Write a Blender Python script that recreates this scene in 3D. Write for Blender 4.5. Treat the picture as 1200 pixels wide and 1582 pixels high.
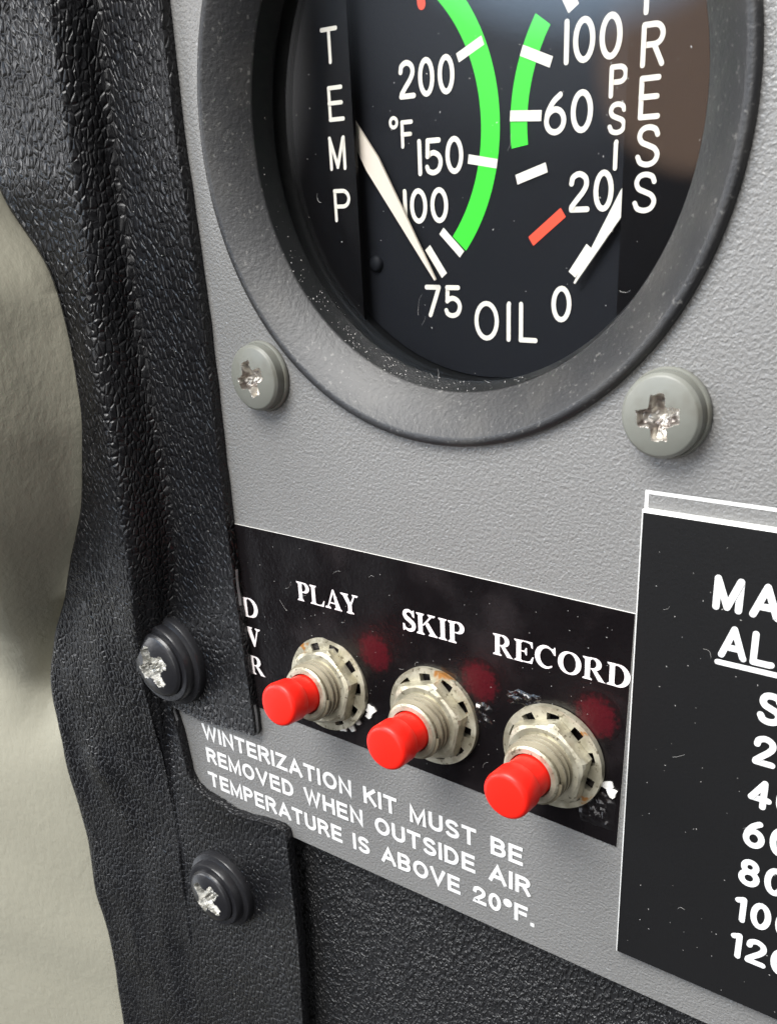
import bpy, bmesh, math, random
from mathutils import Vector, Matrix, noise

for o in list(bpy.data.objects):
    bpy.data.objects.remove(o)
SC = bpy.context.scene
COL = SC.collection
MM = 0.001
R = math.radians


def P(u, v, d=0.0):
    """panel millimetres (u right, v up, d out of the panel towards the pilot) -> metres"""
    return Vector((u * MM, -d * MM, v * MM))


# ------------------------------------------------------------------ camera
cam_data = bpy.data.cameras.new('camera')
cam = bpy.data.objects.new('camera', cam_data)
COL.objects.link(cam)
SC.camera = cam
cam_data.sensor_fit = 'HORIZONTAL'
cam_data.sensor_width = 36.0
cam_data.lens = 36.0 * 1520.233 / 1200.0
cam_data.shift_x = -(623.9 - 600.0) / 1200.0
cam_data.shift_y = (1000.0 - 791.0) / 1200.0
cam_data.clip_start = 0.002
cam_data.clip_end = 50.0
RX = Vector((0.79478163, -0.0435532, -0.60533072))     # image right in (u, v, d)
RY = Vector((0.22104718, -0.90813508, 0.35556831))     # image down
RZ = Vector((-0.5652082, -0.41640581, -0.71214176))    # view direction


def tow(a):
    return Vector((a[0], -a[2], a[1]))


m3 = Matrix((tow(RX), -tow(RY), -tow(RZ))).transposed()
cam.matrix_world = Matrix.Translation(P(59.084, -6.5925, 81.934)) @ m3.to_4x4()
cam_data.dof.use_dof = True
cam_data.dof.focus_distance = 0.118
cam_data.dof.aperture_fstop = 150.0

# ------------------------------------------------------------------ light
world = bpy.data.worlds.new('World')
SC.world = world
world.use_nodes = True
wn, wl = world.node_tree.nodes, world.node_tree.links
wn.clear()
w_out = wn.new('ShaderNodeOutputWorld')
w_bg = wn.new('ShaderNodeBackground')
wl.new(w_bg.outputs[0], w_out.inputs[0])
w_tc = wn.new('ShaderNodeTexCoord')


def wmath(op, a, b=None, clamp=False):
    n = wn.new('ShaderNodeMath')
    n.operation = op
    n.use_clamp = clamp
    for i, x in enumerate((a, b)):
        if x is None:
            continue
        if isinstance(x, (int, float)):
            n.inputs[i].default_value = x
        else:
            wl.new(x, n.inputs[i])
    return n.outputs[0]


def wpatch(direction, a0, a1):
    """1 inside a0 degrees round the direction, 0 beyond a1"""
    n = wn.new('ShaderNodeVectorMath')
    n.operation = 'DOT_PRODUCT'
    d = Vector(direction).normalized()
    n.inputs[1].default_value = d
    wl.new(w_tc.outputs['Generated'], n.inputs[0])
    r = wn.new('ShaderNodeMapRange')
    r.interpolation_type = 'SMOOTHSTEP'
    r.inputs['From Min'].default_value = math.cos(R(a1))
    r.inputs['From Max'].default_value = math.cos(R(a0))
    wl.new(n.outputs['Value'], r.inputs['Value'])
    return r.outputs[0]


def wmix(fac, a, b):
    n = wn.new('ShaderNodeMix')
    n.data_type = 'RGBA'
    for s, x in ((n.inputs[0], fac), (n.inputs[6], a), (n.inputs[7], b)):
        if isinstance(x, tuple):
            s.default_value = (*x, 1)
        else:
            wl.new(x, s)
    return n.outputs[2]


w_sep = wn.new('ShaderNodeSeparateXYZ')
wl.new(w_tc.outputs['Generated'], w_sep.inputs[0])
w_up = wn.new('ShaderNodeMapRange')
w_up.interpolation_type = 'SMOOTHSTEP'
w_up.inputs['From Min'].default_value = -0.06
w_up.inputs['From Max'].default_value = 0.42
wl.new(w_sep.outputs['Z'], w_up.inputs['Value'])
c = wmix(w_up.outputs[0], (0.14, 0.142, 0.15), (0.95, 0.96, 0.98))      # cabin floor to bright upper cabin
c = wmix(wpatch((0.06, -0.99, 0.10), 8, 21), c, (4.3, 4.25, 4.15))     # bright patch added over the shoulder to lift the panel's right side
c = wmix(wpatch((0.74, -0.66, -0.02), 20, 38), c, (0.06, 0.06, 0.062))   # dark far side of the cabin
c = wmix(wpatch((-0.46, -0.78, -0.42), 20, 31), c, (0.030, 0.029, 0.030))  # dark seat and clothing, low
c = wmix(wpatch((-0.62, -0.80, -0.09), 12, 19), c, (0.030, 0.029, 0.030))
c = wmix(wpatch((-0.84, -0.54, 0.12), 7, 16), c, (10.0, 10.0, 10.2))     # bright side window ahead
c = wmix(wpatch((-0.86, -0.33, -0.42), 8, 15), c, (1.9, 2.0, 2.15))    # small bright patch added low left for glints on the lower vinyl
c = wmix(wpatch((-0.41, -0.88, -0.06), 5, 9), c, (0.035, 0.033, 0.035))
c = wmix(wpatch((-0.46, -0.83, 0.29), 8, 16.5), c, (0.75, 0.85, 1.0))    # soft halo added for the blue-grey sheen on the dial glass
c = wmix(wpatch((-0.372, -0.92, 0.10), 4.5, 6), c, (2.1, 1.4, 1.0))   # brown seat back
c = wmix(wpatch((-0.45, -0.83, 0.325), 9.5, 13), c, (4.2, 5.6, 7.4))     # blue sky through the upper left window
wl.new(c, w_bg.inputs['Color'])
w_bg.inputs['Strength'].default_value = 0.75


def area(name, loc, target, size, power, colour):
    L = bpy.data.lights.new(name, 'AREA')
    L.shape = 'RECTANGLE'
    L.size, L.size_y = size[0] * MM, size[1] * MM
    L.energy = power
    L.color = colour
    o = bpy.data.objects.new(name, L)
    COL.objects.link(o)
    o.location = P(*loc)
    o.rotation_euler = (P(*target) - o.location).to_track_quat('-Z', 'Y').to_euler()
    return o


area('windshield_light', (-80, 300, 230), (0, -50, 0), (300, 240), 4.3, (1.0, 0.985, 0.96))

SC.view_settings.view_transform = 'Standard'
SC.view_settings.look = 'None'
SC.view_settings.exposure = 0.15
SC.view_settings.gamma = 1.0
SC.view_settings.use_curve_mapping = False
SC.cycles.max_bounces = 8


# ------------------------------------------------------------------ materials
class Mat:
    def __init__(s, name, base=(0.5, 0.5, 0.5), rough=0.5, metal=0.0, coat=0.0, coat_rough=0.1, spec=0.5):
        s.m = bpy.data.materials.new(name)
        s.m.use_nodes = True
        s.n, s.l = s.m.node_tree.nodes, s.m.node_tree.links
        s.b = s.n['Principled BSDF']
        s.b.inputs['Base Color'].default_value = (*base, 1)
        s.b.inputs['Roughness'].default_value = rough
        s.b.inputs['Metallic'].default_value = metal
        s.b.inputs['Coat Weight'].default_value = coat
        s.b.inputs['Coat Roughness'].default_value = coat_rough
        s.b.inputs['Specular IOR Level'].default_value = spec
        s.tc = s.n.new('ShaderNodeTexCoord')
        s.vec = s.tc.outputs['Object']
        s.h = None

    def mapping(s, scale=(1, 1, 1), rot=(0, 0, 0), rnd=False):
        n = s.n.new('ShaderNodeMapping')
        n.inputs['Scale'].default_value = scale
        n.inputs['Rotation'].default_value = rot
        s.l.new(s.tc.outputs['Object'], n.inputs['Vector'])
        if rnd:
            oi = s.n.new('ShaderNodeObjectInfo')
            mu = s.n.new('ShaderNodeMath')
            mu.operation = 'MULTIPLY'
            mu.inputs[1].default_value = 7.0
            s.l.new(oi.outputs['Random'], mu.inputs[0])
            s.l.new(mu.outputs[0], n.inputs['Location'])
        return n.outputs[0]

    def noise(s, scale, detail=2.0, rough=0.5, vec=None, dist=0.0):
        n = s.n.new('ShaderNodeTexNoise')
        n.inputs['Scale'].default_value = scale
        n.inputs['Detail'].default_value = detail
        n.inputs['Roughness'].default_value = rough
        n.inputs['Distortion'].default_value = dist
        s.l.new(vec or s.vec, n.inputs['Vector'])
        return n.outputs['Fac']

    def voro(s, scale, feature='F1', vec=None, rnd=1.0, smooth=None):
        n = s.n.new('ShaderNodeTexVoronoi')
        n.feature = feature
        n.inputs['Scale'].default_value = scale
        n.inputs['Randomness'].default_value = rnd
        if smooth is not None:
            n.inputs['Smoothness'].default_value = smooth
        s.l.new(vec or s.vec, n.inputs['Vector'])
        return n.outputs['Distance']

    def ramp(s, fac, lo, hi, a=0.0, b=1.0, smooth=True):
        n = s.n.new('ShaderNodeMapRange')
        n.interpolation_type = 'SMOOTHSTEP' if smooth else 'LINEAR'
        n.inputs['From Min'].default_value = lo
        n.inputs['From Max'].default_value = hi
        n.inputs['To Min'].default_value = a
        n.inputs['To Max'].default_value = b
        s.l.new(fac, n.inputs['Value'])
        return n.outputs[0]

    def math(s, op, a, b):
        n = s.n.new('ShaderNodeMath')
        n.operation = op
        for i, x in enumerate((a, b)):
            if isinstance(x, (int, float)):
                n.inputs[i].default_value = x
            else:
                s.l.new(x, n.inputs[i])
        return n.outputs[0]

    def mix(s, fac, a, b):
        n = s.n.new('ShaderNodeMix')
        n.data_type = 'RGBA'
        for q, x in ((n.inputs[0], fac), (n.inputs[6], a), (n.inputs[7], b)):
            if isinstance(x, tuple):
                q.default_value = (*x, 1)
            elif isinstance(x, (int, float)):
                q.default_value = x
            else:
                s.l.new(x, q)
        return n.outputs[2]

    def colour(s, sock):
        s.l.new(sock, s.b.inputs['Base Color'])

    def roughness(s, sock):
        s.l.new(sock, s.b.inputs['Roughness'])

    def bump(s, h, dist_mm, strength=1.0):
        n = s.n.new('ShaderNodeBump')
        n.inputs['Strength'].default_value = strength
        n.inputs['Distance'].default_value = dist_mm * MM
        s.l.new(h, n.inputs['Height'])
        if s.h is not None:
            s.l.new(s.h, n.inputs['Normal'])
        s.h = n.outputs[0]
        s.l.new(s.h, s.b.inputs['Normal'])


def mat_panel():
    M = Mat('grey_panel_paint', (0.20, 0.205, 0.215), 0.40, spec=0.55)
    n1 = M.noise(3000, 1.5, 0.5, dist=0.25)
    n2 = M.noise(4200, 2.0)
    M.bump(M.math('ADD', n1, M.math('MULTIPLY', n2, 0.3)), 0.13, 1.0)
    sp = M.ramp(M.noise(2600, 1.0), 0.68, 0.76)
    M.colour(M.mix(sp, M.mix(M.noise(60, 3), (0.158, 0.1555, 0.151), (0.186, 0.184, 0.180)), (0.25, 0.252, 0.258)))
    return M.m


def mat_leather():
    M = Mat('black_vinyl', (0.016, 0.016, 0.018), 0.42, spec=0.42)
    v = M.mapping((1.0, 1.0, 0.58))
    warp = M.noise(500, 2.0, vec=v)
    vm = M.n.new('ShaderNodeVectorMath')
    vm.operation = 'MULTIPLY_ADD'
    M.l.new(warp, vm.inputs[0])
    vm.inputs[1].default_value = (0.0005, 0.0005, 0.0005)
    M.l.new(v, vm.inputs[2])
    cell = M.voro(1500, 'DISTANCE_TO_EDGE', vm.outputs[0], 1.0)
    c2 = M.math('ADD', M.ramp(cell, 0.0, 0.22, 0.0, 0.6), M.ramp(cell, 0.0, 0.5, 0.0, 0.45))
    fine = M.noise(3000, 2.0)
    big = M.noise(130, 2.0)
    M.bump(big, 0.3, 0.35)
    M.bump(M.math('ADD', c2, M.math('MULTIPLY', fine, 0.30)), 0.14, 1.0)
    sp = M.ramp(M.noise(1900, 1.0), 0.72, 0.78)
    M.colour(M.mix(sp, (0.006, 0.006, 0.007), (0.030, 0.030, 0.032)))
    M.roughness(M.ramp(M.noise(90, 3), 0.35, 0.65, 0.30, 0.42))
    return M.m


def mat_lower():
    M = Mat('black_crackle_plastic', (0.014, 0.014, 0.015), 0.34, spec=0.8)
    v = M.mapping((1.25, 1.0, 0.7), (0, R(35), 0))
    n = M.noise(2000, 1.5, 0.5, vec=v)
    M.bump(M.ramp(n, 0.40, 0.66), 0.42, 1.0)
    return M.m


def mat_beige():
    M = Mat('beige_vinyl', (0.40, 0.385, 0.32), 0.62, spec=0.25)
    v = M.mapping((1, 1, 0.6))
    n = M.noise(900, 3, 0.6, vec=v)
    w = M.voro(260, 'DISTANCE_TO_EDGE', v)
    M.bump(n, 0.13, 1.0)
    M.bump(M.noise(320, 3, 0.6, vec=v), 0.12, 0.6)
    M.colour(M.mix(M.noise(40, 4), (0.315, 0.30, 0.235), (0.345, 0.33, 0.262)))
    return M.m


def mat_bezel():
    M = Mat('matt_black_bezel', (0.045, 0.045, 0.046), 0.50, spec=0.6)
    n = M.noise(1900, 3, 0.6)
    M.bump(n, 0.075, 0.8)
    dust = M.ramp(M.noise(2100, 2), 0.62, 0.74)
    scuff = M.ramp(M.noise(160, 4), 0.42, 0.72)
    M.colour(M.mix(M.math('MULTIPLY', dust, 0.22), M.mix(scuff, (0.010, 0.010, 0.011), (0.022, 0.021, 0.020)), (0.30, 0.29, 0.27)))
    return M.m


def simple(name, base, rough=0.5, metal=0.0, nscale=None, nd=0.02, **k):
    M = Mat(name, base, rough, metal, **k)
    if nscale:
        M.bump(M.noise(nscale, 2), nd, 0.6)
    return M.m


def mat_steel(rust):
    M = Mat('dull_plated_steel' + ('_rusty' if rust else ''), (0.56, 0.54, 0.46), 0.40, metal=0.6)
    v = M.mapping(rnd=True)
    d = M.noise(420, 4, 0.65, vec=v)
    e = M.noise(1500, 3, 0.6, vec=v)
    col = M.mix(M.ramp(d, 0.38, 0.62), (0.38, 0.35, 0.26), (0.53, 0.50, 0.395))
    col = M.mix(M.ramp(e, 0.32, 0.40, 0.8, 0.0), col, (0.13, 0.11, 0.07))
    if rust:
        rs = M.ramp(M.noise(230, 3, 0.6, vec=v, dist=0.5), 0.64, 0.70)
        col = M.mix(rs, col, (0.42, 0.19, 0.05))
    M.colour(col)
    M.bump(e, 0.06, 0.8)
    M.roughness(M.ramp(d, 0.3, 0.7, 0.32, 0.50))
    return M.m


def mat_screw_paint():
    M = Mat('grey_green_screw_paint', (0.31, 0.32, 0.29), 0.42, spec=0.42)
    M.bump(M.noise(900, 2), 0.05, 0.6)
    M.colour(M.mix(M.ramp(M.noise(380, 3), 0.5, 0.75), (0.155, 0.158, 0.138), (0.12, 0.117, 0.098)))
    return M.m


def mat_recess(name, a, b):
    M = Mat(name, a, 0.42, metal=0.8)
    n = M.noise(800, 2, 0.5)
    M.colour(M.mix(M.ramp(n, 0.40, 0.60), a, b))
    M.bump(n, 0.22, 1.0)
    return M.m


def mat_label():
    M = Mat('black_label_film', (0.010, 0.008, 0.009), 0.30, spec=0.32)
    M.bump(M.noise(330, 3, 0.6), 0.09, 0.8)
    M.bump(M.noise(2300, 2), 0.04, 0.9)
    hz = M.ramp(M.noise(95, 4, 0.6), 0.48, 0.70)
    M.colour(M.mix(M.math('MULTIPLY', hz, 0.5), (0.005, 0.004, 0.0045), (0.022, 0.018, 0.019)))
    M.roughness(M.ramp(M.noise(140, 3), 0.3, 0.7, 0.20, 0.34))
    return M.m


def mat_led():
    M = Mat('dark_red_window', (0.08, 0.003, 0.006), 0.28, spec=0.32)
    g = M.n.new('ShaderNodeVectorMath')
    g.operation = 'LENGTH'
    M.l.new(M.tc.outputs['Object'], g.inputs[0])
    r = M.math('ADD', g.outputs['Value'], M.math('MULTIPLY', M.math('SUBTRACT', M.noise(1500, 3), 0.5), 0.0032))
    f = M.ramp(r, 0.0014, 0.0029)
    M.colour(M.mix(f, (0.046, 0.004, 0.007), (0.0055, 0.0042, 0.0047)))
    M.bump(M.noise(2300, 2), 0.035, 0.8)
    return M.m


def mat_glass():
    m = bpy.data.materials.new('clear_glass')
    m.use_nodes = True
    n, l = m.node_tree.nodes, m.node_tree.links
    n.clear()
    out = n.new('ShaderNodeOutputMaterial')
    tr = n.new('ShaderNodeBsdfTransparent')
    gl = n.new('ShaderNodeBsdfGlossy')
    gl.inputs['Roughness'].default_value = 0.015
    lw = n.new('ShaderNodeLayerWeight')
    lw.inputs['Blend'].default_value = 0.5
    pw = n.new('ShaderNodeMath')
    pw.operation = 'POWER'
    pw.inputs[1].default_value = 5.0
    mr = n.new('ShaderNodeMapRange')
    mr.inputs['To Min'].default_value = 0.035
    mr.inputs['To Max'].default_value = 1.0
    mx = n.new('ShaderNodeMixShader')
    l.new(lw.outputs['Facing'], pw.inputs[0])
    l.new(pw.outputs[0], mr.inputs['Value'])
    l.new(mr.outputs[0], mx.inputs[0])
    l.new(tr.outputs[0], mx.inputs[1])
    l.new(gl.outputs[0], mx.inputs[2])
    l.new(mx.outputs[0], out.inputs[0])
    return m


MT = dict(
    panel=mat_panel(), leather=mat_leather(), lower=mat_lower(), beige=mat_beige(), bezel=mat_bezel(),
    steel=mat_steel(False), rusty=mat_steel(True), screw=mat_screw_paint(), label=mat_label(), led=mat_led(), glass=mat_glass(),
    brass=mat_recess('worn_bare_metal', (0.22, 0.19, 0.17), (0.66, 0.63, 0.57)),
    chrome=mat_recess('bright_bare_metal', (0.30, 0.295, 0.27), (0.95, 0.94, 0.90)),
    red=simple('red_plastic', (0.84, 0.016, 0.008), 0.38, nscale=700, nd=0.03, spec=0.32),
    blackmetal=simple('black_screw_finish', (0.014, 0.014, 0.016), 0.30, nscale=1300, nd=0.05),
    wall=simple('black_inner_wall', (0.004, 0.0045, 0.005), 0.42, nscale=1500, nd=0.04, spec=0.25),
    dial=simple('dial_black', (0.006, 0.007, 0.0095), 0.6, nscale=2500, nd=0.02, spec=0.12),
    mask=simple('mask_black', (0.003, 0.003, 0.0035), 0.3, spec=0.10),
    ink=simple('ivory_ink', (0.62, 0.595, 0.53), 0.6),
    white=simple('white_ink', (0.70, 0.70, 0.69), 0.55),
    labelink=simple('pale_pink_white_ink', (0.80, 0.74, 0.735), 0.5),
    green=simple('green_ink', (0.022, 0.60, 0.015), 0.55),
    orange=simple('red_orange_ink', (0.72, 0.055, 0.018), 0.55),
    needle=simple('needle_cream', (0.60, 0.54, 0.46), 0.5),
    placard=simple('black_engraving_laminate', (0.010, 0.010, 0.0105), 0.32, nscale=3000, nd=0.03, spec=0.32),
    core=simple('white_laminate_core', (0.62, 0.62, 0.60), 0.55, nscale=1500, nd=0.05),
    paper=simple('torn_white_paper', (0.72, 0.71, 0.68), 0.7, nscale=1800, nd=0.2),
    film=simple('wrinkled_film', (0.006, 0.005, 0.0055), 0.20, spec=0.55, nscale=900, nd=0.12),
    groove_shade=simple('shaded_thread_groove', (0.20, 0.175, 0.12), 0.6, metal=0.3, nscale=900, nd=0.1),  # darker colour standing in for shade between the thread crests
    worn=simple('worn_vinyl_edge', (0.20, 0.20, 0.205), 0.5, nscale=900, nd=0.15),
    dust=simple('dust', (0.32, 0.315, 0.30), 0.9),
)


# ------------------------------------------------------------------ object helpers
def obj(name, bm, mats, parent=None, loc=None, smooth=None, recalc=True):
    me = bpy.data.meshes.new(name)
    if recalc:
        bmesh.ops.recalc_face_normals(bm, faces=bm.faces[:])
    bm.to_mesh(me)
    bm.free()
    for m in (mats if isinstance(mats, (list, tuple)) else [mats]):
        me.materials.append(MT[m])
    o = bpy.data.objects.new(name, me)
    COL.objects.link(o)
    if parent is not None:
        o.parent = parent
    if loc is not None:
        o.location = loc
    if smooth is not None:
        me.polygons.foreach_set('use_smooth', [True] * len(me.polygons))
        if smooth < 180:
            me.set_sharp_from_angle(angle=R(smooth))
    return o


def tag(o, label, cat, group=None, kind=None):
    o['label'] = label
    o['category'] = cat
    if group:
        o['group'] = group
    if kind:
        o['kind'] = kind
    return o


def thing(name, label, cat, loc, group=None):
    o = bpy.data.objects.new(name, None)
    o.empty_display_size = 0.002
    COL.objects.link(o)
    o.location = loc
    return tag(o, label, cat, group)


def lathe(bm, prof, seg=96, closed=False, mat=0, phase=0.0):
    """prof: list of (radius, d) in mm, turned round the panel normal"""
    rings = []
    for r, d in prof:
        if r < 1e-6:
            rings.append([bm.verts.new(P(0, 0, d))])
        else:
            rings.append([bm.verts.new(P(r * math.cos(phase + 2 * math.pi * k / seg), r * math.sin(phase + 2 * math.pi * k / seg), d)) for k in range(seg)])
    pairs = list(zip(rings[:-1], rings[1:]))
    if closed:
        pairs.append((rings[-1], rings[0]))
    for a, b in pairs:
        for k in range(seg):
            k2 = (k + 1) % seg
            if len(a) == 1 and len(b) == 1:
                continue
            if len(a) == 1:
                f = bm.faces.new((a[0], b[k], b[k2]))
            elif len(b) == 1:
                f = bm.faces.new((a[k], b[0], a[k2]))
            else:
                f = bm.faces.new((a[k], b[k], b[k2], a[k2]))
            f.material_index = mat
    return rings


def prism(bm, pts, d0, d1, bev=0.0, mat=0, side_mat=None):
    """plate with outline pts (u, v), from depth d0 to d1, optional chamfer bev"""
    if side_mat is None:
        side_mat = mat
    n = len(pts)
    lo = [bm.verts.new(P(u, v, d0)) for u, v in pts]
    if bev > 0:
        mid = [bm.verts.new(P(u, v, d1 - bev)) for u, v in pts]
        ins = inset(pts, bev)
        top = [bm.verts.new(P(u, v, d1)) for u, v in ins]
        loops = [lo, mid, top]
    else:
        top = [bm.verts.new(P(u, v, d1)) for u, v in pts]
        loops = [lo, top]
    for a, b in zip(loops[:-1], loops[1:]):
        for k in range(n):
            f = bm.faces.new((a[k], a[(k + 1) % n], b[(k + 1) % n], b[k]))
            f.material_index = side_mat
    bm.faces.new(top).material_index = mat
    bm.faces.new(list(reversed(lo))).material_index = mat


def inset(pts, w):
    n = len(pts)
    area2 = sum(pts[i][0] * pts[(i + 1) % n][1] - pts[(i + 1) % n][0] * pts[i][1] for i in range(n))
    s = 1 if area2 > 0 else -1
    out = []
    for i in range(n):
        a, b, c_ = Vector(pts[i - 1]), Vector(pts[i]), Vector(pts[(i + 1) % n])
        e1, e2 = (b - a).normalized(), (c_ - b).normalized()
        n1, n2 = Vector((-e1.y, e1.x)) * s, Vector((-e2.y, e2.x)) * s
        m = (n1 + n2)
        if m.length < 1e-6:
            m = n1
        m.normalize()
        k = w / max(0.35, m.dot(n1))
        q = b + m * k
        out.append((q.x, q.y))
    return out


def catmull(pts, n=8, closed=False):
    out = []
    N = len(pts)
    V = [Vector(p) for p in pts]
    rng = range(N) if closed else range(N - 1)
    for i in rng:
        p0 = V[i - 1] if (i > 0 or closed) else V[0] * 2 - V[1]
        p1, p2 = V[i], V[(i + 1) % N]
        p3 = V[(i + 2) % N] if (closed or i + 2 < N) else V[-1] * 2 - V[-2]
        for k in range(n):
            t = k / n
            out.append(0.5 * (2 * p1 + (p2 - p0) * t + (2 * p0 - 5 * p1 + 4 * p2 - p3) * t * t + (3 * p1 - p0 - 3 * p2 + p3) * t ** 3))
    if not closed:
        out.append(V[-1])
    return out


# ------------------------------------------------------------------ lettering
def arc(cx, cy, rx, ry, a0, a1, n=14):
    return [(cx + rx * math.cos(R(a0 + (a1 - a0) * k / n)), cy + ry * math.sin(R(a0 + (a1 - a0) * k / n))) for k in range(n + 1)]


S_PTS = [(0.60, 0.80), (0.52, 0.94), (0.31, 1.0), (0.11, 0.94), (0.03, 0.77), (0.11, 0.61), (0.31, 0.52), (0.53, 0.42), (0.62, 0.25), (0.53, 0.07), (0.31, 0.0), (0.09, 0.06), (0.0, 0.21)]
S_LINE = [tuple(p) for p in catmull(S_PTS, 5)]
# skeletons: width, strokes ('c' marks a closed stroke); cap height is 1
G = {
    'A': (0.78, [[(0, 0), (0.39, 1), (0.78, 0)], [(0.135, 0.30), (0.645, 0.30)]]),
    'B': (0.64, [[(0, 0), (0, 1)], [(0, 0.53), (0.36, 0.53)] + arc(0.36, 0.265, 0.28, 0.265, 90, -90) + [(0, 0)], [(0, 1), (0.34, 1)] + arc(0.34, 0.765, 0.25, 0.235, 90, -90)]),
    'D': (0.66, [[(0, 0), (0, 1)], [(0, 1), (0.26, 1)] + arc(0.26, 0.5, 0.40, 0.5, 90, -90, 20) + [(0, 0)]]),
    'E': (0.56, [[(0.56, 1), (0, 1), (0, 0), (0.58, 0)], [(0, 0.52), (0.52, 0.52)]]),
    'F': (0.54, [[(0.56, 1), (0, 1), (0, 0)], [(0, 0.50), (0.48, 0.50)]]),
    'H': (0.66, [[(0, 0), (0, 1)], [(0.66, 0), (0.66, 1)], [(0, 0.52), (0.66, 0.52)]]),
    'I': (0.0, [[(0, 0), (0, 1)]]),
    'K': (0.64, [[(0, 0), (0, 1)], [(0.60, 1), (0.02, 0.40)], [(0.22, 0.60), (0.64, 0)]]),
    'L': (0.52, [[(0, 1), (0, 0), (0.54, 0)]]),
    'M': (0.80, [[(0, 0), (0, 1), (0.40, 0.05), (0.80, 1), (0.80, 0)]]),
    'N': (0.66, [[(0, 0), (0, 1), (0.66, 0), (0.66, 1)]]),
    'O': (0.78, [['c'] + arc(0.39, 0.5, 0.39, 0.5, 0, 345, 23)]),
    'P': (0.60, [[(0, 0), (0, 1)], [(0, 1), (0.34, 1)] + arc(0.34, 0.735, 0.265, 0.265, 90, -90) + [(0, 0.47)]]),
    'R': (0.64, [[(0, 0), (0, 1)], [(0, 1), (0.34, 1)] + arc(0.34, 0.75, 0.265, 0.25, 90, -90) + [(0, 0.50)], [(0.34, 0.50), (0.62, 0)]]),
    'S': (0.62, [S_LINE]),
    'T': (0.64, [[(0, 1), (0.64, 1)], [(0.32, 1), (0.32, 0)]]),
    'U': (0.64, [[(0, 1), (0, 0.30)] + arc(0.32, 0.30, 0.32, 0.30, 180, 360) + [(0.64, 1)]]),
    'V': (0.74, [[(0, 1), (0.37, 0), (0.74, 1)]]),
    'W': (1.02, [[(0, 1), (0.25, 0), (0.51, 1), (0.77, 0), (1.02, 1)]]),
    'Z': (0.62, [[(0.02, 1), (0.62, 1), (0, 0), (0.64, 0)]]),
    '0': (0.54, [['c'] + arc(0.27, 0.5, 0.27, 0.5, 0, 345, 23)]),
    '1': (0.0, [[(0, 0), (0, 1)]]),
    'j': (0.22, [[(0, 0.90), (0.22, 1), (0.22, 0)]]),
    '2': (0.56, [[tuple(p) for p in catmull([(0, 0.74), (0.05, 0.91), (0.27, 1.0), (0.49, 0.90), (0.54, 0.70), (0.43, 0.50), (0.20, 0.27), (0.02, 0.08)], 4)] + [(0, 0), (0.58, 0)]]),
    '4': (0.60, [[(0.44, 0), (0.44, 1)], [(0.44, 1), (0, 0.30), (0.62, 0.30)]]),
    '5': (0.54, [[(0.50, 1), (0.06, 1), (0.04, 0.52)] + [tuple(p) for p in catmull([(0.14, 0.60), (0.30, 0.62), (0.48, 0.52), (0.55, 0.32), (0.46, 0.09), (0.25, 0.0), (0.06, 0.06), (0.0, 0.18)], 4)]]),
    '6': (0.56, [['c'] + arc(0.28, 0.31, 0.28, 0.31, 0, 345, 23), [tuple(p) for p in catmull([(0.0, 0.31), (0.05, 0.56), (0.22, 0.83), (0.44, 1.0)], 5)]]),
    '7': (0.52, [[(0, 1), (0.52, 1), (0.14, 0)]]),
    '8': (0.56, [['c'] + arc(0.28, 0.27, 0.28, 0.27, 0, 345, 23), ['c'] + arc(0.28, 0.775, 0.225, 0.225, 0, 345, 19)]),
    'o': (0.26, [['c'] + arc(0.13, 0.84, 0.15, 0.16, 0, 342, 19)]),
    '.': (0.0, [[(0, 0.0), (0, 0.02)]]),
}


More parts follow.
